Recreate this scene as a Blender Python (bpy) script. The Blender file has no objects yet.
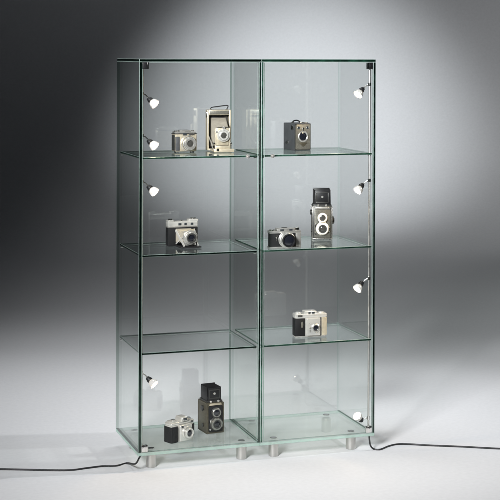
import bpy, bmesh, math, random
from mathutils import Vector, Matrix
random.seed(7)
R = math.radians
C = bpy.context.scene.collection

# ------------------------------------------------------------------ layout
ZB = 0.072                     # top of the base glass above the floor
S = 0.3837                     # shelf spacing
D = 0.391                      # cabinet depth
CAM = Vector((-1.3307, -5.4201, 1.5620 + ZB))
YAW, PITCH, ROLL = 0.31812, -0.003326, 0.003453
FPX, HY, HZ = 1426.06, 58.54, 53.8        # focal length and eye level of the 500 px photograph
FWD = Vector((math.sin(YAW), math.cos(YAW), 0))
RGT = Vector((math.cos(YAW), -math.sin(YAW), 0))

def on_plane(px, py, z):
    d = RGT * ((px - 250) / FPX) + FWD + Vector((0, 0, -(py - HZ) / FPX))
    return CAM + d * ((z - CAM.z) / d.z)

# ------------------------------------------------------------------ materials
def mat(name):
    m = bpy.data.materials.new(name); m.use_nodes = True
    nt = m.node_tree; nt.nodes.clear()
    out = nt.nodes.new('ShaderNodeOutputMaterial')
    return m, nt, out

def principled(name, col, rough=.5, metal=0, var=.12, scale=60, bump=0, bscale=400, spec=.5, coat=0, coord='Object'):
    m, nt, out = mat(name)
    p = nt.nodes.new('ShaderNodeBsdfPrincipled')
    p.inputs['Roughness'].default_value = rough
    p.inputs['Metallic'].default_value = metal
    p.inputs['Specular IOR Level'].default_value = spec
    p.inputs['Coat Weight'].default_value = coat
    tc = nt.nodes.new('ShaderNodeTexCoord')
    n = nt.nodes.new('ShaderNodeTexNoise'); n.inputs['Scale'].default_value = scale; n.inputs['Detail'].default_value = 5
    nt.links.new(tc.outputs[coord], n.inputs['Vector'])
    mx = nt.nodes.new('ShaderNodeMix'); mx.data_type = 'RGBA'
    mx.inputs['A'].default_value = (*[c * (1 - var) for c in col], 1)
    mx.inputs['B'].default_value = (*[min(1, c * (1 + var)) for c in col], 1)
    nt.links.new(n.outputs['Fac'], mx.inputs['Factor'])
    nt.links.new(mx.outputs['Result'], p.inputs['Base Color'])
    rr = nt.nodes.new('ShaderNodeMapRange')
    rr.inputs['To Min'].default_value = max(.02, rough - .1); rr.inputs['To Max'].default_value = min(1, rough + .1)
    nt.links.new(n.outputs['Fac'], rr.inputs['Value']); nt.links.new(rr.outputs['Result'], p.inputs['Roughness'])
    if bump:
        v = nt.nodes.new('ShaderNodeTexVoronoi'); v.inputs['Scale'].default_value = bscale
        nt.links.new(tc.outputs[coord], v.inputs['Vector'])
        b = nt.nodes.new('ShaderNodeBump'); b.inputs['Strength'].default_value = bump; b.inputs['Distance'].default_value = .0006
        nt.links.new(v.outputs['Distance'], b.inputs['Height']); nt.links.new(b.outputs['Normal'], p.inputs['Normal'])
    nt.links.new(p.outputs[0], out.inputs[0])
    return m

def fresnel(nt, ior=1.5):
    """Fresnel reflectance that is the same from both sides of the pane."""
    g = nt.nodes.new('ShaderNodeNewGeometry')
    mr = nt.nodes.new('ShaderNodeMapRange')
    mr.inputs['To Min'].default_value = ior; mr.inputs['To Max'].default_value = 1 / ior
    nt.links.new(g.outputs['Backfacing'], mr.inputs['Value'])
    f = nt.nodes.new('ShaderNodeFresnel'); nt.links.new(mr.outputs['Result'], f.inputs['IOR'])
    return f

def glass(name, tint, ior=1.5, haze=0.0):
    m, nt, out = mat(name)
    t = nt.nodes.new('ShaderNodeBsdfTransparent'); t.inputs['Color'].default_value = (*tint, 1)
    g = nt.nodes.new('ShaderNodeBsdfGlossy'); g.inputs['Roughness'].default_value = 0.0
    g.inputs['Color'].default_value = (.96, 1, .98, 1)
    f = fresnel(nt, ior)
    mx = nt.nodes.new('ShaderNodeMixShader')
    nt.links.new(f.outputs[0], mx.inputs[0]); nt.links.new(t.outputs[0], mx.inputs[1]); nt.links.new(g.outputs[0], mx.inputs[2])
    last = mx
    if haze:
        d = nt.nodes.new('ShaderNodeBsdfTranslucent'); d.inputs['Color'].default_value = (.90, .95, .925, 1)
        d2 = nt.nodes.new('ShaderNodeBsdfDiffuse'); d2.inputs['Color'].default_value = (.90, .95, .925, 1)
        a = nt.nodes.new('ShaderNodeMixShader'); a.inputs[0].default_value = .5
        nt.links.new(d.outputs[0], a.inputs[1]); nt.links.new(d2.outputs[0], a.inputs[2])
        mx2 = nt.nodes.new('ShaderNodeMixShader'); mx2.inputs[0].default_value = haze
        nt.links.new(mx.outputs[0], mx2.inputs[1]); nt.links.new(a.outputs[0], mx2.inputs[2]); last = mx2
    nt.links.new(last.outputs[0], out.inputs[0])
    return m

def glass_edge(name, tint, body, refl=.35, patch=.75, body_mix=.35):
    """Polished edge of a green pane: deep tinted, glossy, with dark and light refraction runs painted in by noise."""
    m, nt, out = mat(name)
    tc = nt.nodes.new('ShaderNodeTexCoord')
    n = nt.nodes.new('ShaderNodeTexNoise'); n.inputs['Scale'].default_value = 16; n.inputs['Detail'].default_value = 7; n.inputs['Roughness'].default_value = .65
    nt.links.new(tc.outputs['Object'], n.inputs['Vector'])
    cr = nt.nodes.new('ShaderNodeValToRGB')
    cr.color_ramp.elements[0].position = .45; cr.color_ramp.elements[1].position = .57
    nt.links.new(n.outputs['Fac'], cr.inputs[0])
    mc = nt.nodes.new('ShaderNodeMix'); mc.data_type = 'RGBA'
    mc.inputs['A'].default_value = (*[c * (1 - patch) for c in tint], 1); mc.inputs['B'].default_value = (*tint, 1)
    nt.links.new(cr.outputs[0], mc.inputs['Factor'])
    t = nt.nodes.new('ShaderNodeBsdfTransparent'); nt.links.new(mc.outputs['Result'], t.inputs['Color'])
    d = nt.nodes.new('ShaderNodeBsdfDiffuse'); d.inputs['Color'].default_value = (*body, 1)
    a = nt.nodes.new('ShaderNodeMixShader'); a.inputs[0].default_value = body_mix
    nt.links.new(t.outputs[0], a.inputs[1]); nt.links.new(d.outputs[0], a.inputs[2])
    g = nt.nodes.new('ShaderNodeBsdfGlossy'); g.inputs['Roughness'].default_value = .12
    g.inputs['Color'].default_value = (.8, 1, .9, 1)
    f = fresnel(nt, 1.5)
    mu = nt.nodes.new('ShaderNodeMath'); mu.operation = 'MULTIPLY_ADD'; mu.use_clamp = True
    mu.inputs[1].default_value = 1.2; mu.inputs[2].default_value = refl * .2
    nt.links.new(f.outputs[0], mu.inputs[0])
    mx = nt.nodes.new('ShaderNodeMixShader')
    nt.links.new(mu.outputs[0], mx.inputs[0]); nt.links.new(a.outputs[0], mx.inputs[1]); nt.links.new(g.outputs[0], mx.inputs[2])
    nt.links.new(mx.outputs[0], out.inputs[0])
    return m

def emitter(name, col, k):
    m, nt, out = mat(name)
    e = nt.nodes.new('ShaderNodeEmission'); e.inputs['Color'].default_value = (*col, 1); e.inputs['Strength'].default_value = k
    nt.links.new(e.outputs[0], out.inputs[0]); return m

def cup_glass(name):
    """thick milky glass cup with a mirrored inside"""
    m, nt, out = mat(name)
    t = nt.nodes.new('ShaderNodeBsdfDiffuse'); t.inputs['Color'].default_value = (.86, .84, .80, 1)
    tl = nt.nodes.new('ShaderNodeBsdfTranslucent'); tl.inputs['Color'].default_value = (.95, .84, .70, 1)
    gl = nt.nodes.new('ShaderNodeBsdfGlossy'); gl.inputs['Roughness'].default_value = .12
    a = nt.nodes.new('ShaderNodeMixShader'); a.inputs[0].default_value = .10
    b = nt.nodes.new('ShaderNodeMixShader'); b.inputs[0].default_value = .45
    nt.links.new(t.outputs[0], a.inputs[1]); nt.links.new(tl.outputs[0], a.inputs[2])
    nt.links.new(a.outputs[0], b.inputs[1]); nt.links.new(gl.outputs[0], b.inputs[2])
    nt.links.new(b.outputs[0], out.inputs[0]); return m

M = {}
M['glass'] = glass('clear_glass', (.984, .991, .988))
M['door_glass'] = glass('door_glass', (.987, .992, .989), 1.2)
M['back_glass'] = glass('back_glass', (.987, .992, .989), 1.9)
M['joint'] = glass('bonded_joint', (.88, .93, .91), 1.12)
M['seam'] = glass('bonded_seam', (.42, .50, .46), 1.2)
M['base_glass'] = glass('base_glass', (.972, .99, .982), haze=.24)  # haze paints in satin glass and the white backdrop's reflection
M['edge'] = glass_edge('glass_edge', (.15, .34, .25), (.02, .06, .042), refl=.05, body_mix=.15)
M['dark_edge'] = glass_edge('dark_glass_edge', (.035, .08, .06), (.004, .012, .009), refl=.02, patch=.9, body_mix=.15)  # same pane edge, its dark reflections put into the tint
M['base_edge'] = glass_edge('pale_glass_edge', (.74, .90, .82), (.58, .74, .67), patch=.12)  # same pane edge, bright floor light it guides put into the colour
M['chamfer'] = principled('polished_chamfer', (.26, .33, .30), .3, 0, .05)
M['steel'] = principled('brushed_steel', (.62, .61, .58), .36, 1, .06, 30)
M['chrome'] = principled('chrome', (.80, .79, .77), .14, 1, .04)
M['black'] = principled('black_plastic', (.009, .009, .010), .42, 0, .2, spec=.3)
M['cable'] = principled('cable_rubber', (.010, .010, .011), .5, 0, .2)
M['leather'] = principled('black_leatherette', (.007, .007, .008), .5, 0, .3, 40, .7, 900, spec=.25)
M['greyleather'] = principled('grey_leatherette', (.048, .050, .055), .5, 0, .35, 50, .8, 700)
M['silver'] = principled('satin_silver', (.62, .605, .57), .24, .75, .22, 60)
M['champagne'] = principled('champagne_metal', (.60, .53, .40), .33, .55, .28, 60)
M['cream'] = principled('cream_enamel', (.78, .73, .62), .38, .15, .05)
M['white'] = principled('ivory_metal', (.76, .745, .705), .22, .6, .14, 50)
M['bronze'] = principled('aged_bronze', (.19, .182, .155), .38, .55, .5, 160)
M['agedgrey'] = principled('aged_grey_metal', (.11, .107, .092), .36, .5, .5, 140)
M['ringgrey'] = principled('ring_metal', (.40, .39, .36), .28, .9, .15)
M['brass'] = principled('worn_brass', (.115, .102, .072), .38, .6, .6, 110)
M['beige'] = principled('beige_bellows', (.20, .18, .145), .65, 0, .35, 60)
M['darkmetal'] = principled('dark_metal', (.06, .06, .058), .4, .6, .25)
M['lens'] = principled('lens_glass', (.010, .011, .016), .06, 0, .1, 10, spec=.8, coat=.5)
M['greylens'] = principled('front_lens_element', (.05, .049, .045), .08, 0, .1, 10, spec=.9, coat=.7)
M['window'] = principled('finder_glass', (.03, .035, .04), .08, 0, .1, 10, spec=.8)
M['bulb'] = emitter('lit_bulb', (1, .86, .66), 28)
M['cup'] = cup_glass('reflector_glass')

# ------------------------------------------------------------------ mesh helpers
def link(name, bm, m, parent=None, smooth=True):
    me = bpy.data.meshes.new(name); bm.normal_update(); bm.to_mesh(me); bm.free()
    for x in (m if isinstance(m, (list, tuple)) else [m]): me.materials.append(x)
    o = bpy.data.objects.new(name, me); C.objects.link(o)
    if parent: o.parent = parent
    if smooth:
        for p in me.polygons: p.use_smooth = True
        try: me.set_sharp_from_angle(angle=R(24))
        except Exception: pass
    return o

def tag(o, label, cat, group=None):
    o['label'] = label; o['category'] = cat
    if group: o['group'] = group
    return o

def empty(name, loc, rz=0):
    o = bpy.data.objects.new(name, None); C.objects.link(o)
    o.location = loc; o.rotation_euler = (0, 0, rz); o.empty_display_size = .05
    return o

def B(): return bmesh.new()

def box(bm, x0, x1, y0, y1, z0, z1, bev=0, seg=2, taper=None, vert_only=False):
    """axis-aligned box; taper=(tx, ty) scales the top about its centre"""
    r = bmesh.ops.create_cube(bm, size=1)
    vs = r['verts']; cx, cy = (x0 + x1) / 2, (y0 + y1) / 2
    for v in vs:
        top = v.co.z > 0
        fx, fy = taper if (taper and top) else (1, 1)
        v.co = Vector((cx + v.co.x * (x1 - x0) * fx, cy + v.co.y * (y1 - y0) * fy, z1 if top else z0))
    if bev:
        es = {e for v in vs for e in v.link_edges}
        if vert_only: es = {e for e in es if abs(e.verts[0].co.z - e.verts[1].co.z) > 1e-6}
        bmesh.ops.bevel(bm, geom=list(es), offset=bev, segments=seg, affect='EDGES', profile=.5)

def frame_from(axis):
    a = Vector(axis).normalized()
    u = a.orthogonal().normalized(); return a, u, a.cross(u)

def lathe(bm, c, axis, prof, seg=32):
    """prof: (distance along axis, radius) pairs; closed at the ends when radius is 0"""
    a, u, w = frame_from(axis); c = Vector(c); rings = []
    for t, r in prof:
        if r < 1e-7: rings.append([bm.verts.new(c + a * t)])
        else: rings.append([bm.verts.new(c + a * t + (u * math.cos(2 * math.pi * k / seg) + w * math.sin(2 * math.pi * k / seg)) * r) for k in range(seg)])
    for p, q in zip(rings, rings[1:]):
        for k in range(seg):
            k2 = (k + 1) % seg
            if len(p) == 1 and len(q) == 1: continue
            if len(p) == 1: bm.faces.new((p[0], q[k2], q[k]))
            elif len(q) == 1: bm.faces.new((p[k], p[k2], q[0]))
            else: bm.faces.new((p[k], p[k2], q[k2], q[k]))

def cyl(bm, c, axis, r, h, bev=0, seg=28):
    b = bev
    if b: lathe(bm, c, axis, [(0, 0), (0, r - b), (b, r), (h - b, r), (h, r - b), (h, 0)], seg)
    else: lathe(bm, c, axis, [(0, 0), (0, r), (h, r), (h, 0)], seg)

def ring(bm, c, axis, ro, ri, h, bev=.0006, seg=32):
    lathe(bm, c, axis, [(0, ri), (0, ro), (h - bev, ro), (h, ro - bev), (h, ri + bev), (h - bev, ri), (0, ri)], seg)

def tube(bm, pts, r, seg=10):
    pts = [Vector(p) for p in pts]; rings = []
    for i, p in enumerate(pts):
        t = (pts[min(i + 1, len(pts) - 1)] - pts[max(i - 1, 0)]).normalized()
        ref = Vector((0, 0, 1)) if abs(t.z) < .9 else Vector((1, 0, 0))
        u = t.cross(ref).normalized(); w = u.cross(t)
        rings.append([bm.verts.new(p + (u * math.cos(2 * math.pi * k / seg) + w * math.sin(2 * math.pi * k / seg)) * r) for k in range(seg)])
    for p, q in zip(rings, rings[1:]):
        for k in range(seg): bm.faces.new((p[k], p[(k + 1) % seg], q[(k + 1) % seg], q[k]))
    bm.faces.new(list(reversed(rings[0]))); bm.faces.new(rings[-1])

def smooth_path(pts, n=8):
    pts = [Vector(p) for p in pts]; out = []
    for i in range(len(pts) - 1):
        p0, p1, p2, p3 = pts[max(i - 1, 0)], pts[i], pts[i + 1], pts[min(i + 2, len(pts) - 1)]
        for k in range(n):
            t = k / n
            out.append(.5 * ((2 * p1) + (p2 - p0) * t + (2 * p0 - 5 * p1 + 4 * p2 - p3) * t * t + (3 * p1 - p0 - 3 * p2 + p3) * t ** 3))
    out.append(pts[-1]); return out

def prism(bm, poly, y0, y1, bev=0):
    """polygon in x-z extruded along y"""
    a = [bm.verts.new((x, y0, z)) for x, z in poly]; b = [bm.verts.new((x, y1, z)) for x, z in poly]
    n = len(poly); fs = [bm.faces.new(a), bm.faces.new(list(reversed(b)))]
    for k in range(n): fs.append(bm.faces.new((a[k], b[k], b[(k + 1) % n], a[(k + 1) % n])))
    bmesh.ops.recalc_face_normals(bm, faces=fs)
    if bev:
        es = {e for f in fs for e in f.edges}
        bmesh.ops.bevel(bm, geom=list(es), offset=bev, segments=2, affect='EDGES', profile=.5)

def rounded(x0, x1, z0, z1, r, n=6):
    p = []
    for cx, cz, a0 in ((x1 - r, z1 - r, 0), (x0 + r, z1 - r, 90), (x0 + r, z0 + r, 180), (x1 - r, z0 + r, 270)):
        for k in range(n + 1):
            a = R(a0 + 90 * k / n); p.append((cx + r * math.cos(a), cz + r * math.sin(a)))
    return p

def bar(bm, p, q, w, t):
    """flat strut from p to q, w wide in x-z sense, t thick"""
    p, q = Vector(p), Vector(q); d = (q - p); L = d.length
    r = bmesh.ops.create_cube(bm, size=1); rot = d.to_track_quat('X', 'Z').to_matrix()
    for v in r['verts']:
        v.co = (p + q) / 2 + rot @ Vector((v.co.x * L, v.co.y * t, v.co.z * w))

def pane(name, x0, x1, y0, y1, z0, z1, parent, mats, ch=.0009, joint=False):
    bm = B(); r = bmesh.ops.create_cube(bm, size=1)
    for v in r['verts']:
        v.co = Vector(((x0 + x1) / 2 + v.co.x * (x1 - x0), (y0 + y1) / 2 + v.co.y * (y1 - y0), (z0 + z1) / 2 + v.co.z * (z1 - z0)))
    bmesh.ops.bevel(bm, geom=list(bm.edges), offset=ch, segments=1, affect='EDGES')
    dims = (x1 - x0, y1 - y0, z1 - z0); thin = dims.index(min(dims))
    bm.normal_update()
    for f in bm.faces:
        n = [abs(c) for c in f.normal]; k = n.index(max(n))
        f.material_index = 2 if n[k] < .99 else (0 if k == thin else 1)
        if joint and f.calc_center_median().y > y1 - 2 * ch and f.material_index: f.material_index = 3   # glued to the back pane
    return link(name, bm, mats, parent, smooth=False)

# ------------------------------------------------------------------ the setting: paper sweep, floor running up into the backdrop
def sweep():
    m = principled('studio_paper', (.79, .79, .80), .62, 0, .07, 55, spec=.25, coord='Object', bump=.05, bscale=160)
    W0, FLAT, RAD, TOP = 12, 11.3, 2.3, 9.0
    base = Vector((CAM.x, CAM.y, 0))
    def strip(name, prof):
        bm = B(); rows = []
        for w, z in prof:
            rows.append([bm.verts.new(base + FWD * w + RGT * x + Vector((0, 0, z))) for x in (-W0, -3, 0, 3, W0)])
        for a, b in zip(rows, rows[1:]):
            for k in range(4): bm.faces.new((a[k], a[k + 1], b[k + 1], b[k]))
        o = link(name, bm, m, None, smooth=False)
        for p in o.data.polygons: p.use_smooth = True
        o['kind'] = 'structure'; return o
    strip('floor', [(-3, 0), (0, 0), (3, 0), (6, 0), (FLAT, 0)])
    cove = [(FLAT + RAD * math.sin(a), RAD * (1 - math.cos(a))) for a in [R(90) * k / 60 for k in range(61)]]
    strip('backdrop', cove + [(FLAT + RAD, 6), (FLAT + RAD, TOP)])
sweep()

# ------------------------------------------------------------------ the cabinet
cab = empty('display_cabinet', (0, 0, 0))
tag(cab, 'tall green-edged glass display cabinet with four tiers, two doors and small spotlights', 'display cabinet')
GL = [M['glass'], M['edge'], M['chamfer']]
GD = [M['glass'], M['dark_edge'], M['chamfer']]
GK = [M['back_glass'], M['joint'], M['joint']]
GO = [M['door_glass'], M['edge'], M['chamfer']]
GB = [M['base_glass'], M['base_edge'], M['chamfer']]
ZT = ZB + 4 * S
for i, (a, b) in enumerate(((0, .5015), (.5035, 1))):
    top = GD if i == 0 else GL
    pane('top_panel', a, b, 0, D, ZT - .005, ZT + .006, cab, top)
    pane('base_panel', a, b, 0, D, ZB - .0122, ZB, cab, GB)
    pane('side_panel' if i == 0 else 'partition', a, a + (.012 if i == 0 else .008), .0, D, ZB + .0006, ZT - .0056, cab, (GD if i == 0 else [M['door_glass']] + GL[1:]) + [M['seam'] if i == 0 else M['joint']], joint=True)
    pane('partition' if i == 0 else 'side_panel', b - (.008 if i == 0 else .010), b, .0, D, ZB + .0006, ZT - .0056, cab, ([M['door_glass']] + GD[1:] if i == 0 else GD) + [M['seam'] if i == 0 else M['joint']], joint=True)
    pane('back_panel', a + (.0126 if i == 0 else .0086), b - (.0106 if i == 1 else .0086), D - .007, D, ZB + .0006, ZT - .0056, cab, GK)
    for k in (1, 2, 3):
        sh = pane('shelf', a + .0128, b - .0106, .013, D - .0085, ZB + k * S - .004, ZB + k * S + .004, cab,
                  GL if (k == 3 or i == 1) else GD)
        # chrome pegs carrying the shelf, in its front and back corners
        for px, sx in ((a + .0082, 1), (b - .0082, -1)):
            for py in (.03, D - .04):
                bm = B(); cyl(bm, (px, py, ZB + k * S - .0075), (sx, 0, 0), .003, .012, .0006, 14)
                link('shelf_peg', bm, M['chrome'], sh)
    d = pane('door', a + .0130, b - .0112, .001, .007, ZB + .003, ZT - .008, cab, GO, .0008)
    hx = a + .0105 if i == 0 else b - .0105
    sg = 1 if i == 0 else -1
    for hz, up in ((ZT - .0075, -1), (ZB + .0035, 1)):
        bm = B()
        x0, x1 = sorted((hx + sg * .002, hx + sg * .020)); z0, z1 = sorted((hz, hz + up * .026))
        box(bm, x0, x1, -.003, .0112, z0, z1, .0016)
        cyl(bm, ((x0 + x1) / 2, -.0032, (z0 + z1) / 2), (0, -1, 0), .005, .0016, .0004, 18)
        link('hinge', bm, M['black'] if up < 0 else M['chrome'], d)
        bm = B(); box(bm, x0 - .007 if sg < 0 else x1, x0 if sg < 0 else x1 + .007, -.0028, .011, z0, z1, .0006)
        link('hinge_plate', bm, M['chrome'], d)
    # lock knob on the door beside the partition, level with the top shelf
    kx = b - .055 if i == 0 else a + .048
    bm = B(); lathe(bm, (kx, .0008, ZB + 3 * S), (0, -1, 0), [(0, 0), (0, .0085), (.0022, .0085), (.0032, .0075), (.0033, .0042), (.0065, .004), (.0075, .0032), (.0075, 0)], 28)
    link('door_lock', bm, M['silver'], d)
    # feet
    for fx in ((a + .066, b - .060) if i == 0 else (a + .075, b - .082)):
        for fy in (.055, D - .055):
            bm = B()
            lathe(bm, (fx, fy, 0), (0, 0, 1), [(0, 0), (0, .0195), (.001, .0205), (.0535, .0205), (.0545, .0195), (.0545, .016), (.0594, .016), (.0594, 0)], 40)
            f = link('foot', bm, M['steel'], cab)
            bm = B(); lathe(bm, (fx, fy, ZB + .0004), (0, 0, 1), [(0, 0), (0, .014), (.001, .014), (.0018, .0125), (.0018, 0)], 32)
            link('foot_cap', bm, M['chrome'], f)

# cable rails in the two front corners and the spotlights on them
lamps = []
def spotlight(mount, joint, aim):
    bm = B()
    mount, joint, aim = Vector(mount), Vector(joint), Vector(aim).normalized()
    cyl(bm, mount - Vector((0, 0, .007)), (0, 0, 1), .0065, .014, .001, 18)
    tube(bm, smooth_path([mount, mount.lerp(joint, .5) + Vector((0, -.002, .004)), joint], 6), .0027, 10)
    a = link('spotlight', bm, M['chrome'], cab)
    bm = B(); lathe(bm, joint - aim * .004, aim, [(0, 0), (0, .006), (.002, .0085), (.010, .0095), (.0105, .0115), (.018, .0115), (.0195, .010), (.0195, 0)], 24)
    link('socket', bm, M['black'], a)
    bm = B(); lathe(bm, joint + aim * .0156, aim, [(0, .0080), (.002, .0112), (.005, .0145), (.010, .0172), (.016, .0184), (.0222, .0186), (.0226, .0180), (.0222, .0174), (.016, .0172), (.010, .0158), (.005, .013), (.002, .0098)], 28)
    link('reflector_cup', bm, M['cup'], a)
    bm = B(); lathe(bm, joint + aim * .0158, aim, [(0, 0), (0, .0036), (.009, .0044), (.014, .0036), (.0165, .0015), (.017, 0)], 18)
    link('bulb', bm, M['bulb'], a)
    lamps.append(joint + aim * .0358)
def level(py, y):               # height of a photograph row near the front corners
    return None
for side in (0, 1):
    rx = .0172 if side == 0 else .9815
    bm = B(); cyl(bm, (rx, .020, ZB + .004), (0, 0, 1), .0042, 4 * S - .012, .0005, 14)
    box(bm, rx - .011, rx + .011, .012, .028, ZB + .0008, ZB + .022, .002)
    link('cable_rail', bm, M['steel'], cab)
def z_at(px_y, x, y):
    w = (Vector((x, y, 0)) - CAM).dot(FWD); return CAM.z - (px_y - HZ) / FPX * w
for py in (95, 137, 183, 375):
    z = z_at(py, .018, .02)
    spotlight((.0172, .020, z + .004), (.042, .018, z - .016), (.56, -.58, -.58))
for py in (84, 180, 278, 418):
    z = z_at(py, .9815, .02)
    if py < 400: spotlight((.9815, .020, z), (.955, .030, z - .018), (-.68, -.30, -.62))
    else: spotlight((.9815, .020, z), (.955, .030, z - .010), (-.66, -.35, .60))

for i, p in enumerate(lamps):
    l = bpy.data.lights.new('spotlight_glow', 'POINT'); l.energy = (.8 if i < 4 else 1.5) if i < 7 else .3; l.shadow_soft_size = .002; l.color = (1, .77, .50)
    o = bpy.data.objects.new('spotlight_glow', l); C.objects.link(o); o.location = p

# ------------------------------------------------------------------ power cords
def cord(path, label):
    bm = B(); tube(bm, smooth_path(path, 10), .0034, 10)
    tag(link('power_cord', bm, M['cable']), label, 'power cord', 'black cords of the cabinet lights')
fl = lambda x, y: on_plane(x, y, .0036)
cord([(.014, .014, ZB - .012), (.006, .010, ZB - .022), (-.012, .0, .032), fl(128, 464), fl(118, 466.5), fl(104, 467), fl(88, 469), fl(72, 471), fl(50, 471.2), fl(20, 470.6), fl(-30, 470)],
     'black power cord running out to the left over the floor from the bottom left corner')
cord([(.9815, .012, ZB - .012), (.9815, .008, ZB - .03), (.984, .002, .02), fl(375.5, 449), fl(382, 449.2), fl(390, 446), fl(399, 444), fl(412, 444), fl(430, 445), fl(465, 446.3), fl(500, 448), fl(540, 449)],
     'black power cord running out to the right over the floor from the right hinge')

# ------------------------------------------------------------------ the old cameras (front towards -y, millimetres scaled to metres)
mm = .001
def bx(bm, x0, x1, y0, y1, z0, z1, bev=1.2, **k): box(bm, x0 * mm, x1 * mm, y0 * mm, y1 * mm, z0 * mm, z1 * mm, bev * mm, **k)
def cy(bm, c, axis, r, h, bev=.6, seg=28): cyl(bm, [v * mm for v in c], axis, r * mm, h * mm, bev * mm, seg)
def rg(bm, c, ro, ri, h, bev=.6): ring(bm, [v * mm for v in c], (0, -1, 0), ro * mm, ri * mm, h * mm, bev * mm)
def la(bm, c, axis, prof, seg=32): lathe(bm, [v * mm for v in c], axis, [(a * mm, b * mm) for a, b in prof], seg)
def pr(bm, poly, y0, y1, bev=0): prism(bm, [(x * mm, z * mm) for x, z in poly], y0 * mm, y1 * mm, bev * mm)
JOINED = {'case', 'top_plate', 'bed', 'lens_board', 'hood', 'hood_frame', 'strut', 'lens_plate', 'focus_knob', 'end_panel', 'edge_trim', 'face_rim', 'wheel'}
def P(name, m, root, f, *a, **k):
    if hasattr(f, 'pieces') and name not in JOINED:          # every separate piece is a part of its own
        for g in f.pieces: o = P(name, m, root, g)
        return o
    bm = B(); f(bm, *a, **k); return link(name, bm, M[m] if isinstance(m, str) else m, root)
def on(*fs):
    """several shapes in one part"""
    def g(bm):
        for f in fs: f(bm)
    g.pieces = fs
    return g
LV = {k: ZB + k * S + .0042 for k in (1, 2, 3)}; LV[0] = ZB + .0002
def stand(name, px, y, lvl, rz, label):
    z = LV[lvl]
    # point of the shelf at depth y seen in photo column px
    d = RGT * ((px - 250) / FPX) + FWD; t = (y - CAM.y) / d.y
    return tag(empty(name, (CAM.x + d.x * t, y, z), R(rz)), label, 'camera', 'old cameras shown in the cabinet')
DOWN = (0, -1, 0); UP = (0, 0, 1)

def lens_glass(root, c, r, m='lens'):
    P('lens', m, root, lambda b: la(b, c, DOWN, [(0, 0), (0, r), (.4, r), (r * .12 + .4, r * .7), (r * .2 + .4, r * .35), (r * .22 + .4, 0)]))

# 1 compact camera with a broad lens barrel, champagne coloured
c = stand('compact_camera', 186.5, .225, 3, 3, 'champagne silver compact camera with a stubby round lens, beside the folding plate camera')
P('body', 'champagne', c, lambda b: bx(b, -47, 47, 0, 52, 4, 78, 6, seg=3))
P('top_plate', 'silver', c, on(lambda b: bx(b, -45, 45, 3, 49, 78, 86, 3), lambda b: bx(b, -22, 20, 2, 44, 85, 92, 2)))
P('side_grip', 'darkmetal', c, lambda b: bx(b, -48.2, -44, 6, 46, 8, 72, 1.5))
P('front_grip', 'greyleather', c, lambda b: bx(b, -46, -28, -2, 6, 8, 66, 2))
P('lens_barrel', 'silver', c, lambda b: la(b, (8, 1, 38), DOWN, [(0, 33), (5, 33), (6, 31), (8, 29), (20, 29), (22, 27), (22.5, 26), (34, 25), (36, 23), (36, 15), (31, 13)], 40))
P('focus_ring', 'champagne', c, lambda b: rg(b, (8, -9, 38), 31, 26, 7))
lens_glass(c, (8, -29, 38), 15, 'greylens')
P('finder_window', 'window', c, lambda b: bx(b, -14, 2, -1.2, 3, 70, 80, 1))
P('flash_window', 'greylens', c, lambda b: bx(b, 12, 36, -1.2, 3, 70, 79, 1.2))
P('shutter_button', 'chrome', c, on(lambda b: cy(b, (34, 20, 86), UP, 7, 5), lambda b: cy(b, (-36, 24, 86), UP, 8, 4)))
P('trim', 'darkmetal', c, on(lambda b: bx(b, -47.6, 47.6, -.8, 52.6, 75.5, 78.2, .5)))
P('distance_scale', 'black', c, lambda b: rg(b, (8, -17, 38), 29.6, 28, 2.4))
P('foot', 'darkmetal', c, on(*[lambda b, x=x, y=y: cy(b, (x, y, 0), UP, 4, 4.5) for x in (-34, 34) for y in (10, 42)]))

# 2 upright folding plate camera with bellows
c = stand('folding_plate_camera', 219.5, .275, 3, -6, 'upright beige folding plate camera with bellows drawn out and a carrying strap on top')
W = 50
P('case', 'champagne', c, on(lambda b: bx(b, -W, W, 36, 44, 3, 172, 2), lambda b: bx(b, -W, -W + 7, 0, 36.5, 3, 172, 2), lambda b: bx(b, W - 7, W, 0, 36.5, 3, 172, 2),
  lambda b: bx(b, -W + 6.5, W - 6.5, 0, 36.5, 150, 172, 2), lambda b: bx(b, -W + 6.5, W - 6.5, 0, 36.5, 3, 10, 1)))
P('top_plate', 'bronze', c, lambda b: bx(b, -W + 9, W - 9, -2, 2, 153, 169, 1))
P('interior', 'black', c, lambda b: bx(b, -W + 7.5, W - 7.5, 28, 35.5, 10.5, 149, .5))
P('leather_back', 'leather', c, lambda b: bx(b, -W + 3, W - 3, 43.6, 47, 6, 168, 1))
P('strap', 'leather', c, lambda b: tube(b, [Vector(p) * mm for p in smooth_path([(-34, 20, 171), (-30, 20, 181), (0, 18, 186), (36, 18, 190), (40, 18, 184), (34, 20, 171)], 6)], .0022, 8))
P('strap_lug', 'chrome', c, on(lambda b: bx(b, -38, -30, 14, 26, 171, 176, 1), lambda b: bx(b, 30, 38, 14, 26, 171, 176, 1)))
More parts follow.
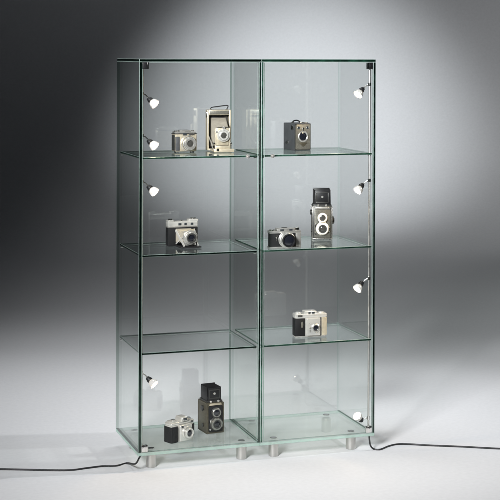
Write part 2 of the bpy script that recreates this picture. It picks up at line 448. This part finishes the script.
def bellows(b, n, y0, y1, w0, w1, z0a, z0b, z1a, z1b, amp):
    """pleated box narrowing from the case (y0) to the lens board (y1)"""
    rows = []
    for k in range(2 * n + 1):
        t = k / (2 * n); e = amp * (1 if k % 2 else -1)
        y = y0 + (y1 - y0) * t; w = w0 + (w1 - w0) * t + e
        lo = z0a + (z0b - z0a) * t - e; hi = z1a + (z1b - z1a) * t + e
        rows.append([b.verts.new((x * mm, y * mm, z * mm)) for x, z in ((-w, lo), (w, lo), (w, hi), (-w, hi))])
    for p, q in zip(rows, rows[1:]):
        for k in range(4): b.faces.new((p[k], q[k], q[(k + 1) % 4], p[(k + 1) % 4]))
    b.faces.new(rows[-1]); b.faces.new(list(reversed(rows[0])))
    bmesh.ops.recalc_face_normals(b, faces=b.faces)
P('bellows', 'beige', c, lambda b: bellows(b, 9, 30, -66, 31, 23, 20, 32, 138, 102, 2.4))
P('bed', 'champagne', c, on(lambda b: bx(b, -W + 8, W - 8, -104, 0, 4, 9, 1.2), lambda b: bx(b, -30, -24, -98, 0, 9, 13, .6), lambda b: bx(b, 24, 30, -98, 0, 9, 13, .6),
  lambda b: bx(b, -W + 8, W - 8, -106, -101, 2, 16, 1.2)))
st = P('lens_board', 'champagne', c, on(lambda b: bx(b, -31, 31, -74, -66, 12, 28, 1.4), lambda b: bx(b, -32, -27, -73, -67, 12, 100, .8), lambda b: bx(b, 27, 32, -73, -67, 12, 100, .8),
  lambda b: bx(b, -26, 26, -72, -67.5, 30, 104, 1)))
for s in (-1, 1):
    P('strut', 'silver', c, lambda b: bar(b, (s * 44 * mm, 2 * mm, 62 * mm), (s * 40 * mm, -80 * mm, 10 * mm), .005, .002))
P('board_frame', 'black', c, on(lambda b: bx(b, -26.6, 26.6, -73, -71.5, 101, 105, .4)))
P('shutter_ring', 'white', c, lambda b: la(b, (3, -72, 70), DOWN, [(0, 27), (9, 27), (11, 25), (11, 21), (13, 19), (15, 19), (16, 17), (16, 12.5), (12, 12)], 40))
P('aperture_dial', 'silver', c, on(lambda b: rg(b, (3, -83, 70), 21, 18, 3), lambda b: cy(b, (3, -76, 101), DOWN, 6, 7), lambda b: cy(b, (-26, -76, 84), DOWN, 4, 6)))
lens_glass(c, (3, -85, 70), 14, 'greylens')
P('rise_knob', 'chrome', c, on(lambda b: cy(b, (-32, -70, 36), (-1, 0, 0), 6, 7), lambda b: cy(b, (32, -70, 36), (1, 0, 0), 6, 7), lambda b: cy(b, (-26, -103, 12), DOWN, 6, 4)))
P('clasp', 'chrome', c, lambda b: bx(b, -52.5, -49.5, 10, 26, 140, 164, .8))

# 3 box camera
c = stand('box_camera', 303, .235, 3, 8, 'dark grey box camera with a bronze face plate and a handle on top')
P('body', 'greyleather', c, lambda b: bx(b, -38, 38, 0, 104, 0, 113, 2.5))
P('face_plate', 'bronze', c, lambda b: pr(b, rounded(-35, 35, 3, 109, 7), -3, 1, .8))
P('face_rim', 'darkmetal', c, on(lambda b: bx(b, -37.5, 37.5, -1.5, 2, 1, 4.5, .5), lambda b: bx(b, -37.5, 37.5, -1.5, 2, 108, 112, .5), lambda b: bx(b, -37.7, -34.5, -1.5, 2, 4.5, 108, .5), lambda b: bx(b, 34.5, 37.7, -1.5, 2, 4.5, 108, .5)))
P('lens_ring', 'silver', c, lambda b: la(b, (0, -3, 58), DOWN, [(0, 24), (2.5, 24), (4, 22), (4, 20), (1, 17)], 36))
lens_glass(c, (0, -3.2, 58), 18)
for s in (-1, 1):
    w = P('finder_window', 'chrome', c, lambda b: rg(b, (s * 21, -3, 95), 6.5, 4.4, 2))
    P('finder_glass', 'window', w, lambda b: cy(b, (s * 21, -2.8, 95), DOWN, 4.3, .8, .2))
P('maker_badge', 'brass', c, lambda b: pr(b, [(-17, 29), (-17, 33), (17, 33), (17, 29), (3, 16), (-3, 16)], -4.6, -2.8, .4))
P('shutter_lever', 'chrome', c, on(lambda b: cy(b, (0, -3, 92), DOWN, 4, 3), lambda b: bx(b, -1.6, 1.6, -5.5, -3.5, 80, 92, .4)))
P('handle', 'leather', c, lambda b: tube(b, [Vector(p) * mm for p in smooth_path([(-4, 18, 112), (-4, 22, 120), (-4, 40, 124), (-4, 62, 123), (-4, 78, 119), (-4, 84, 112)], 6)], .003, 8))
P('handle_lug', 'chrome', c, on(lambda b: bx(b, -9, 1, 12, 22, 112, 116, 1), lambda b: bx(b, -9, 1, 80, 90, 112, 116, 1), lambda b: cy(b, (24, 56, 112.5), UP, 9, 4), lambda b: bx(b, 14, 30, 6, 20, 112.5, 117, 1)))
P('winding_key', 'chrome', c, on(lambda b: cy(b, (-38, 60, 30), (-1, 0, 0), 8, 5), lambda b: bx(b, -46, -42.5, 50, 70, 27, 33, .8)))
P('side_finder', 'chrome', c, on(lambda b: bx(b, -39.3, -37.5, 12, 34, 86, 104, .6)))

# 4 folding camera with silver top
c = stand('folding_camera', 183.8, .225, 2, 4, 'black folding camera with silver top plate, its lens out on silver struts')
c.scale = (1.08, 1.08, 1.02)
P('body', 'leather', c, lambda b: bx(b, -60, 60, 0, 34, 0, 78, 5, seg=3))
P('top_plate', 'white', c, on(lambda b: bx(b, -60, 60, -.5, 34.5, 78, 100, 5, seg=3), lambda b: bx(b, -60, -36, .5, 33.5, 97, 105, 3), lambda b: bx(b, 24, 60, .5, 33.5, 97, 107, 3)))
for x0, x1 in ((-20, -8), (4, 14), (30, 40)):
    P('finder_window', 'window', c, lambda b: bx(b, x0, x1, -1.6, 2, 84, 93, .6))
P('trim', 'silver', c, lambda b: bx(b, -60.5, 60.5, 1, 33, 75.5, 78.5, .6))
P('wind_knob', 'chrome', c, on(lambda b: cy(b, (-46, 17, 105), UP, 9, 5), lambda b: cy(b, (46, 17, 107), UP, 10, 5), lambda b: cy(b, (-2, 14, 100), UP, 5, 4)))
P('bed', 'black', c, lambda b: bx(b, -36, 46, -78, 0, 2, 7, 1.5))
P('bellows', 'beige', c, lambda b: bellows(b, 6, 2, -54, 30, 20, 18, 24, 70, 62, 1.8))
P('door_flap', 'champagne', c, lambda b: pr(b, [(-34, 72), (34, 72), (20, 56), (-22, 56)], -40, -37, .6))
for s, x in ((-1, -32), (1, 42)):
    P('strut', 'white', c, on(lambda b: bar(b, (x * mm, -4 * mm, 66 * mm), ((x + (12 if s < 0 else -8)) * mm, -72 * mm, 8 * mm), .009, .003), lambda b: bar(b, (x * mm, -10 * mm, 12 * mm), ((x + (10 if s < 0 else -6)) * mm, -58 * mm, 44 * mm), .005, .003)))
P('lens_board', 'silver', c, lambda b: bx(b, -19, 31, -60, -54, 10, 68, 1.5))
P('shutter_ring', 'silver', c, lambda b: la(b, (6, -59, 42), DOWN, [(0, 29), (9, 29), (11, 27), (11, 24), (18, 23), (21, 21), (21, 17), (16, 15)], 40))
P('front_ring', 'darkmetal', c, lambda b: rg(b, (6, -75, 42), 19.5, 13, 5.5))
lens_glass(c, (6, -74, 42), 14)

# 5 viewfinder camera with big black lens
c = stand('viewfinder_camera', 286, .055, 2, -2, 'silver and black viewfinder camera with a wide dark lens, beside the grey twin-lens camera')
P('body', 'leather', c, lambda b: bx(b, -66, 66, 0, 34, 3, 60, 9, seg=3, vert_only=True))
P('base_plate', 'silver', c, lambda b: bx(b, -67, 67, -1, 35, 0, 5, 1.5))
P('top_plate', 'silver', c, on(lambda b: bx(b, -67, 67, -1, 35, 59, 70, 2.5), lambda b: bx(b, -34, 42, 0, 34, 68, 79, 3)))
P('end_panel', 'silver', c, on(lambda b: bx(b, 44, 67, -2.5, 34, 4, 60, 2)))
P('wind_knob', 'chrome', c, on(lambda b: cy(b, (53, 16, 69), UP, 11, 11, 1), lambda b: cy(b, (-52, 16, 69), UP, 11, 6, 1), lambda b: cy(b, (-38, 6, 69), UP, 4, 6)))
P('finder_window', 'window', c, on(lambda b: bx(b, -22, -6, -1.4, 2, 69, 76, .6), lambda b: bx(b, 16, 30, -1.4, 2, 69, 76, .6)))
P('accessory_shoe', 'chrome', c, lambda b: bx(b, -8, 10, 8, 28, 78, 82, .6))
P('lens_mount', 'silver', c, lambda b: la(b, (3, 0, 34), DOWN, [(0, 33), (4, 33), (5, 31), (16, 31), (17, 33), (22, 33), (23, 31), (31, 29), (33, 27), (33, 24)], 44))
P('lens_rim', 'black', c, lambda b: la(b, (3, -32, 34), DOWN, [(0, 27), (10, 27), (12, 25.5), (12, 23), (7, 20)], 40))
lens_glass(c, (3, -39, 34), 21)
P('front_lever', 'chrome', c, on(lambda b: cy(b, (-40, 0, 48), DOWN, 5, 5), lambda b: bx(b, -42, -38, -6, -3, 28, 48, .8)))

# 6 twin-lens reflex camera, hood up, worn grey
def twin_lens(c, w, h, hood, skin, front, ringm, lensm, badge, rimm=None):
    rimm = rimm or ringm
    hw = w / 2; dp = 92
    P('body', skin, c, lambda b: bx(b, -hw, hw, 0, dp, 3, h, 2.5))
    P('edge_trim', 'brass' if skin == 'brass' else 'ringgrey', c, on(*[lambda b, x=x, y=y: bx(b, x - 1.6, x + 1.6, y - 1.6, y + 1.6, 4, h - 1, .5) for x in (-hw + .8, hw - .8) for y in (.8, dp - .8)],
      lambda b: bx(b, -hw - .8, hw + .8, -.8, dp + .8, h - 5, h - 1, .6), lambda b: bx(b, -hw - .8, hw + .8, -.8, dp + .8, 2, 6, .6)))
    P('front_panel', front, c, lambda b: pr(b, rounded(-hw + 7, hw - 7, 9, h - 12, 5), -6, 0.5, 1))
    zc = h * .34; zt = h * .34 + 46
    P('lens_plate', ringm, c, on(lambda b: cy(b, (0, -5, zt), DOWN, 21, 6, 1, 36), lambda b: cy(b, (0, -5, zc), DOWN, 28, 6, 1, 40), lambda b: bx(b, -14, 14, -10, -5, zc + 10, zt - 6, .8)))
    v = P('viewing_lens_ring', rimm, c, lambda b: la(b, (0, -10, zt), DOWN, [(0, 19), (7, 19), (9, 17), (9, 14), (5, 13)], 36))
    P('viewing_lens', lensm, v, lambda b: la(b, (0, -14, zt), DOWN, [(0, 0), (0, 13.5), (.5, 13.5), (3, 7), (3.6, 0)]))
    t = P('taking_lens_ring', rimm, c, lambda b: la(b, (0, -10, zc), DOWN, [(0, 25), (8, 25), (11, 23), (11, 18), (6, 14)], 40))
    P('shutter_rim', 'darkmetal', t, lambda b: rg(b, (0, -19, zc), 18, 12, 3))
    P('taking_lens', lensm, t, lambda b: la(b, (0, -16, zc), DOWN, [(0, 0), (0, 14), (.5, 14), (3.2, 8), (4, 0)]))
    P('shutter_lever', 'chrome', c, on(lambda b: bx(b, hw - 15, hw - 11, -12, -5, zc - 14, zc + 8, .8), lambda b: bx(b, -hw + 10, -hw + 14, -12, -5, zc + 4, zc + 22, .8), lambda b: cy(b, (-hw + 12, -5, zc - 22), DOWN, 4, 5)))
    P('name_plate', badge, c, lambda b: pr(b, [(-hw + 10, h - 10), (hw - 10, h - 10), (hw - 14, h - 2), (-hw + 14, h - 2)], -4, 0, .6))
    P('focus_knob', 'darkmetal', c, on(lambda b: cy(b, (hw, 46, h * .55), (1, 0, 0), 17, 9, 1, 32), lambda b: cy(b, (hw + 8, 46, h * .55), (1, 0, 0), 11, 4, .8)))
    P('side_knob', 'darkmetal', c, on(lambda b: cy(b, (-hw, 38, h * .80), (-1, 0, 0), 11, 8, 1), lambda b: cy(b, (-hw, 38, h * .25), (-1, 0, 0), 8, 4, .8)))
    P('top_rim', 'darkmetal', c, on(lambda b: bx(b, -hw + 3, hw - 3, 6, dp - 8, h, h + 7, 1.5)))
    # raised focusing hood: four thin leaves, the rear one tallest
    hh = hood; k = hw - 6
    P('hood', 'black', c, on(lambda b: bx(b, -k, k, dp - 16, dp - 13, h + 6, h + hh, 1), lambda b: pr(b, [(-k + 2, h + 6), (k - 2, h + 6), (k - 5, h + hh - 6), (-k + 5, h + hh - 6)], 10, 12.5, .6),
      lambda b: bx(b, -k, -k + 2.5, 12, dp - 14, h + 6, h + hh - 4, .8, taper=(1, .9)), lambda b: bx(b, k - 2.5, k, 12, dp - 14, h + 6, h + hh - 4, .8, taper=(1, .9))))
    P('hood_frame', 'darkmetal', c, on(lambda b: bx(b, -k + 8, k - 8, 8.8, 10.4, h + 14, h + 18, .4), lambda b: bx(b, -k + 8, k - 8, 8.8, 10.4, h + hh - 16, h + hh - 12, .4),
      lambda b: bx(b, -k + 8, -k + 12, 8.8, 10.4, h + 18, h + hh - 16, .4), lambda b: bx(b, k - 12, k - 8, 8.8, 10.4, h + 18, h + hh - 16, .4)))
    P('hood_latch', 'silver', c, on(lambda b: cy(b, (0, 10, h + hh * .55), DOWN, 5, 3), *[lambda b, x=x: cy(b, (x, 8, h + 4), DOWN, 4.5, 5) for x in (-18, 16)]))
    P('foot', 'darkmetal', c, on(*[lambda b, x=x, y=y: cy(b, (x, y, 0), UP, 5, 3.5) for x in (-hw + 9, hw - 9) for y in (10, dp - 10)]))
c = stand('twin_lens_camera', 323, .245, 2, -17, 'grey twin-lens reflex camera with pale lens rings and its square hood raised')
twin_lens(c, 84, 142, 72, 'darkmetal', 'agedgrey', 'cream', 'greylens', 'silver')

# 7 white and black camera, third tier
c = stand('cartridge_camera', 312, .115, 1, -3, 'silvery white camera with black leather on its left side and a small round lens')
P('body', 'white', c, lambda b: bx(b, -68, 68, 0, 42, 3, 82, 7, seg=3, vert_only=True))
P('base_plate', 'silver', c, lambda b: bx(b, -67, 67, 1, 41, 0, 4, 1))
P('top_plate', 'white', c, on(lambda b: bx(b, -69, 69, -1.5, 43, 81, 97, 4, seg=3), lambda b: bx(b, -28, 26, 0, 42, 95, 107, 3.5, seg=3), lambda b: cy(b, (-50, 20, 96), UP, 12, 6, 1), lambda b: cy(b, (50, 20, 96), UP, 12, 4, 1)))
P('leather_panel', 'leather', c, lambda b: bx(b, -69.2, -25, -1.6, 40, 5, 79.5, 2.5, seg=2))
P('grip_badge', 'bronze', c, lambda b: pr(b, [(-44, 62), (-36, 66), (-34, 52), (-38, 40), (-42, 40)], -3, -1, .4))
P('lens_panel', 'white', c, lambda b: pr(b, rounded(-20, 38, 8, 78, 3), -10, .5, 1.2))
P('side_panel', 'champagne', c, lambda b: bx(b, 46, 69, -1.2, 41, 6, 80, 2))
P('panel_gap', 'black', c, lambda b: bx(b, 40.5, 45, -1, 1, 6, 80, .3))
P('lens_ring', 'silver', c, lambda b: la(b, (17, -10, 39), DOWN, [(0, 19), (2, 19), (3, 17.5), (5, 15), (6, 14), (6, 11.5), (3, 11)], 36))
lens_glass(c, (17, -12.5, 39), 11.4)
P('focus_lever', 'silver', c, on(lambda b: cy(b, (-8, -10, 40), DOWN, 4, 3), lambda b: rg(b, (-8, -10, 56), 4, 2.5, 1.5), lambda b: bx(b, -10, -6, -11.5, -9.5, 22, 32, .4)))
P('finder_window', 'window', c, on(lambda b: bx(b, -12, -2, -1.2, 3, 97, 104, .5), lambda b: bx(b, 4, 16, -1.2, 3, 97, 104, .5)))
P('meter_window', 'greylens', c, lambda b: bx(b, -58, -38, -2.8, 0, 85, 93, .5))

# 8 cream camera with black grip, bottom tier
c = stand('miniature_camera', 184, .11, 0, 24, 'cream white camera with a ribbed black grip, turned to the right on the base')
P('body', 'white', c, lambda b: bx(b, -60, 60, 0, 44, 2, 70, 8, seg=3, vert_only=True))
P('top_plate', 'white', c, on(lambda b: bx(b, -60, 60, 0, 44, 69, 82, 5, seg=3), lambda b: bx(b, -10, 28, -6, 42, 81, 100, 4, seg=3, taper=(.8, .85)), lambda b: bx(b, -52, -18, 4, 40, 81, 87, 2.5)))
P('grip', 'leather', c, lambda b: bx(b, -62.5, -26, -5, 46, 3, 66, 6, seg=3, vert_only=True))
P('grip_rib', 'black', c, on(*[lambda b, x=x: bx(b, x - 1.2, x + 1.2, -6.2, -4, 6, 62, .5) for x in range(-54, -28, 6)]))
P('right_leather', 'leather', c, lambda b: bx(b, 42, 61.5, -1.5, 45.5, 16, 64, 4, seg=2, vert_only=True))
P('front_block', 'white', c, lambda b: bx(b, -22, 40, -12, 1, 4, 70, 4, seg=3))
P('lens_barrel', 'white', c, lambda b: la(b, (12, -11, 38), DOWN, [(0, 26), (8, 26), (10, 24), (10, 22), (20, 21), (22, 19), (22, 15), (17, 13)], 40))
P('lens_ring', 'silver', c, lambda b: rg(b, (12, -22, 38), 23, 19, 4))
lens_glass(c, (12, -28, 38), 13.5)
P('finder_window', 'window', c, on(lambda b: bx(b, 0, 18, -7.4, -3, 86, 95, .6), lambda b: bx(b, -16, -6, -13.4, -10, 58, 67, .6), lambda b: bx(b, 42, 54, -1.2, 2, 70, 78, .5)))
P('shutter_button', 'chrome', c, on(lambda b: cy(b, (-34, 20, 87), UP, 8, 5, .8), lambda b: cy(b, (46, 22, 82), UP, 10, 5, .8)))

# 9 black twin-lens reflex, bottom tier
c = stand('twin_lens_camera', 216.5, .185, 0, 7, 'black and brass twin-lens reflex camera with dark lenses, standing on the base')
twin_lens(c, 76, 128, 64, 'brass', 'leather', 'darkmetal', 'lens', 'champagne', 'ringgrey')

# ------------------------------------------------------------------ light
def area(name, loc, target, sx, sy, e, col=(1, 1, 1), spread=180):
    l = bpy.data.lights.new(name, 'AREA'); l.shape = 'RECTANGLE'; l.size = sx; l.size_y = sy; l.energy = e; l.color = col; l.spread = R(spread)
    o = bpy.data.objects.new(name, l); C.objects.link(o); o.location = loc
    o.rotation_euler = (Vector(target) - Vector(loc)).to_track_quat('-Z', 'Y').to_euler(); return o
def spot(name, loc, target, e, ang, blend, rad, col=(1, 1, 1)):
    l = bpy.data.lights.new(name, 'SPOT'); l.energy = e; l.spot_size = R(ang); l.spot_blend = blend; l.shadow_soft_size = rad; l.color = col
    o = bpy.data.objects.new(name, l); C.objects.link(o); o.location = loc
    o.rotation_euler = (Vector(target) - Vector(loc)).to_track_quat('-Z', 'Y').to_euler(); return o
def at(right, fwd, z):          # position in the viewing frame
    return Vector((CAM.x, CAM.y, 0)) + RGT * right + FWD * fwd + Vector((0, 0, z))
spot('overhead_spot', at(-.45, 6.2, 4.6), at(-.55, 6.1, 0), 225, 70, .9, .45, (.95, .975, 1))
area('front_fill', at(-1.6, 1.6, 2.7), at(0, 5.6, 1.25), 1.0, 1.0, 42, (.97, .985, 1), 45)  # unseen fill lamp added to brighten the camera fronts
spot('backdrop_spot', at(.25, 9.6, 3.9), at(.50, 13.5, .70), 650, 46.5, 1, .25, (.92, .97, 1))
area('shelf_reflection_area', at(.62, 9.2, 3.2), at(.5, 5.6, .9), 1.35, 1.0, 5.0, (.93, .97, 1), 180)  # unseen lamp added to give the shelf tops a bright reflection
spot('side_spot', at(7.4, 7.0, 5.0), at(-.3, 5.8, 0), 1220, 27, .85, .10, (.955, .975, 1))

w = bpy.data.worlds.new('World'); bpy.context.scene.world = w; w.use_nodes = True
w.node_tree.nodes['Background'].inputs[0].default_value = (.8, .9, 1, 1)
w.node_tree.nodes['Background'].inputs[1].default_value = .012

# ------------------------------------------------------------------ camera
cd = bpy.data.cameras.new('camera'); co = bpy.data.objects.new('camera', cd); C.objects.link(co)
co.location = CAM
co.rotation_euler = (Matrix.Rotation(-YAW, 3, 'Z') @ Matrix.Rotation(R(90) + PITCH, 3, 'X') @ Matrix.Rotation(ROLL, 3, 'Z')).to_euler()
cd.sensor_width = 36; cd.lens = 36 * FPX / 500; cd.shift_y = (HY - 250) / 500; cd.clip_start = .05; cd.clip_end = 200
sc = bpy.context.scene; sc.camera = co
sc.view_settings.view_transform = 'Standard'; sc.view_settings.look = 'None'; sc.view_settings.gamma = 1; sc.view_settings.exposure = 0
sc.render.engine = 'CYCLES'
cy_ = sc.cycles
cy_.use_denoising = True
cy_.max_bounces = 14; cy_.diffuse_bounces = 4; cy_.glossy_bounces = 8; cy_.transmission_bounces = 6; cy_.transparent_max_bounces = 96
cy_.sample_clamp_indirect = 6; cy_.caustics_reflective = False; cy_.caustics_refractive = False
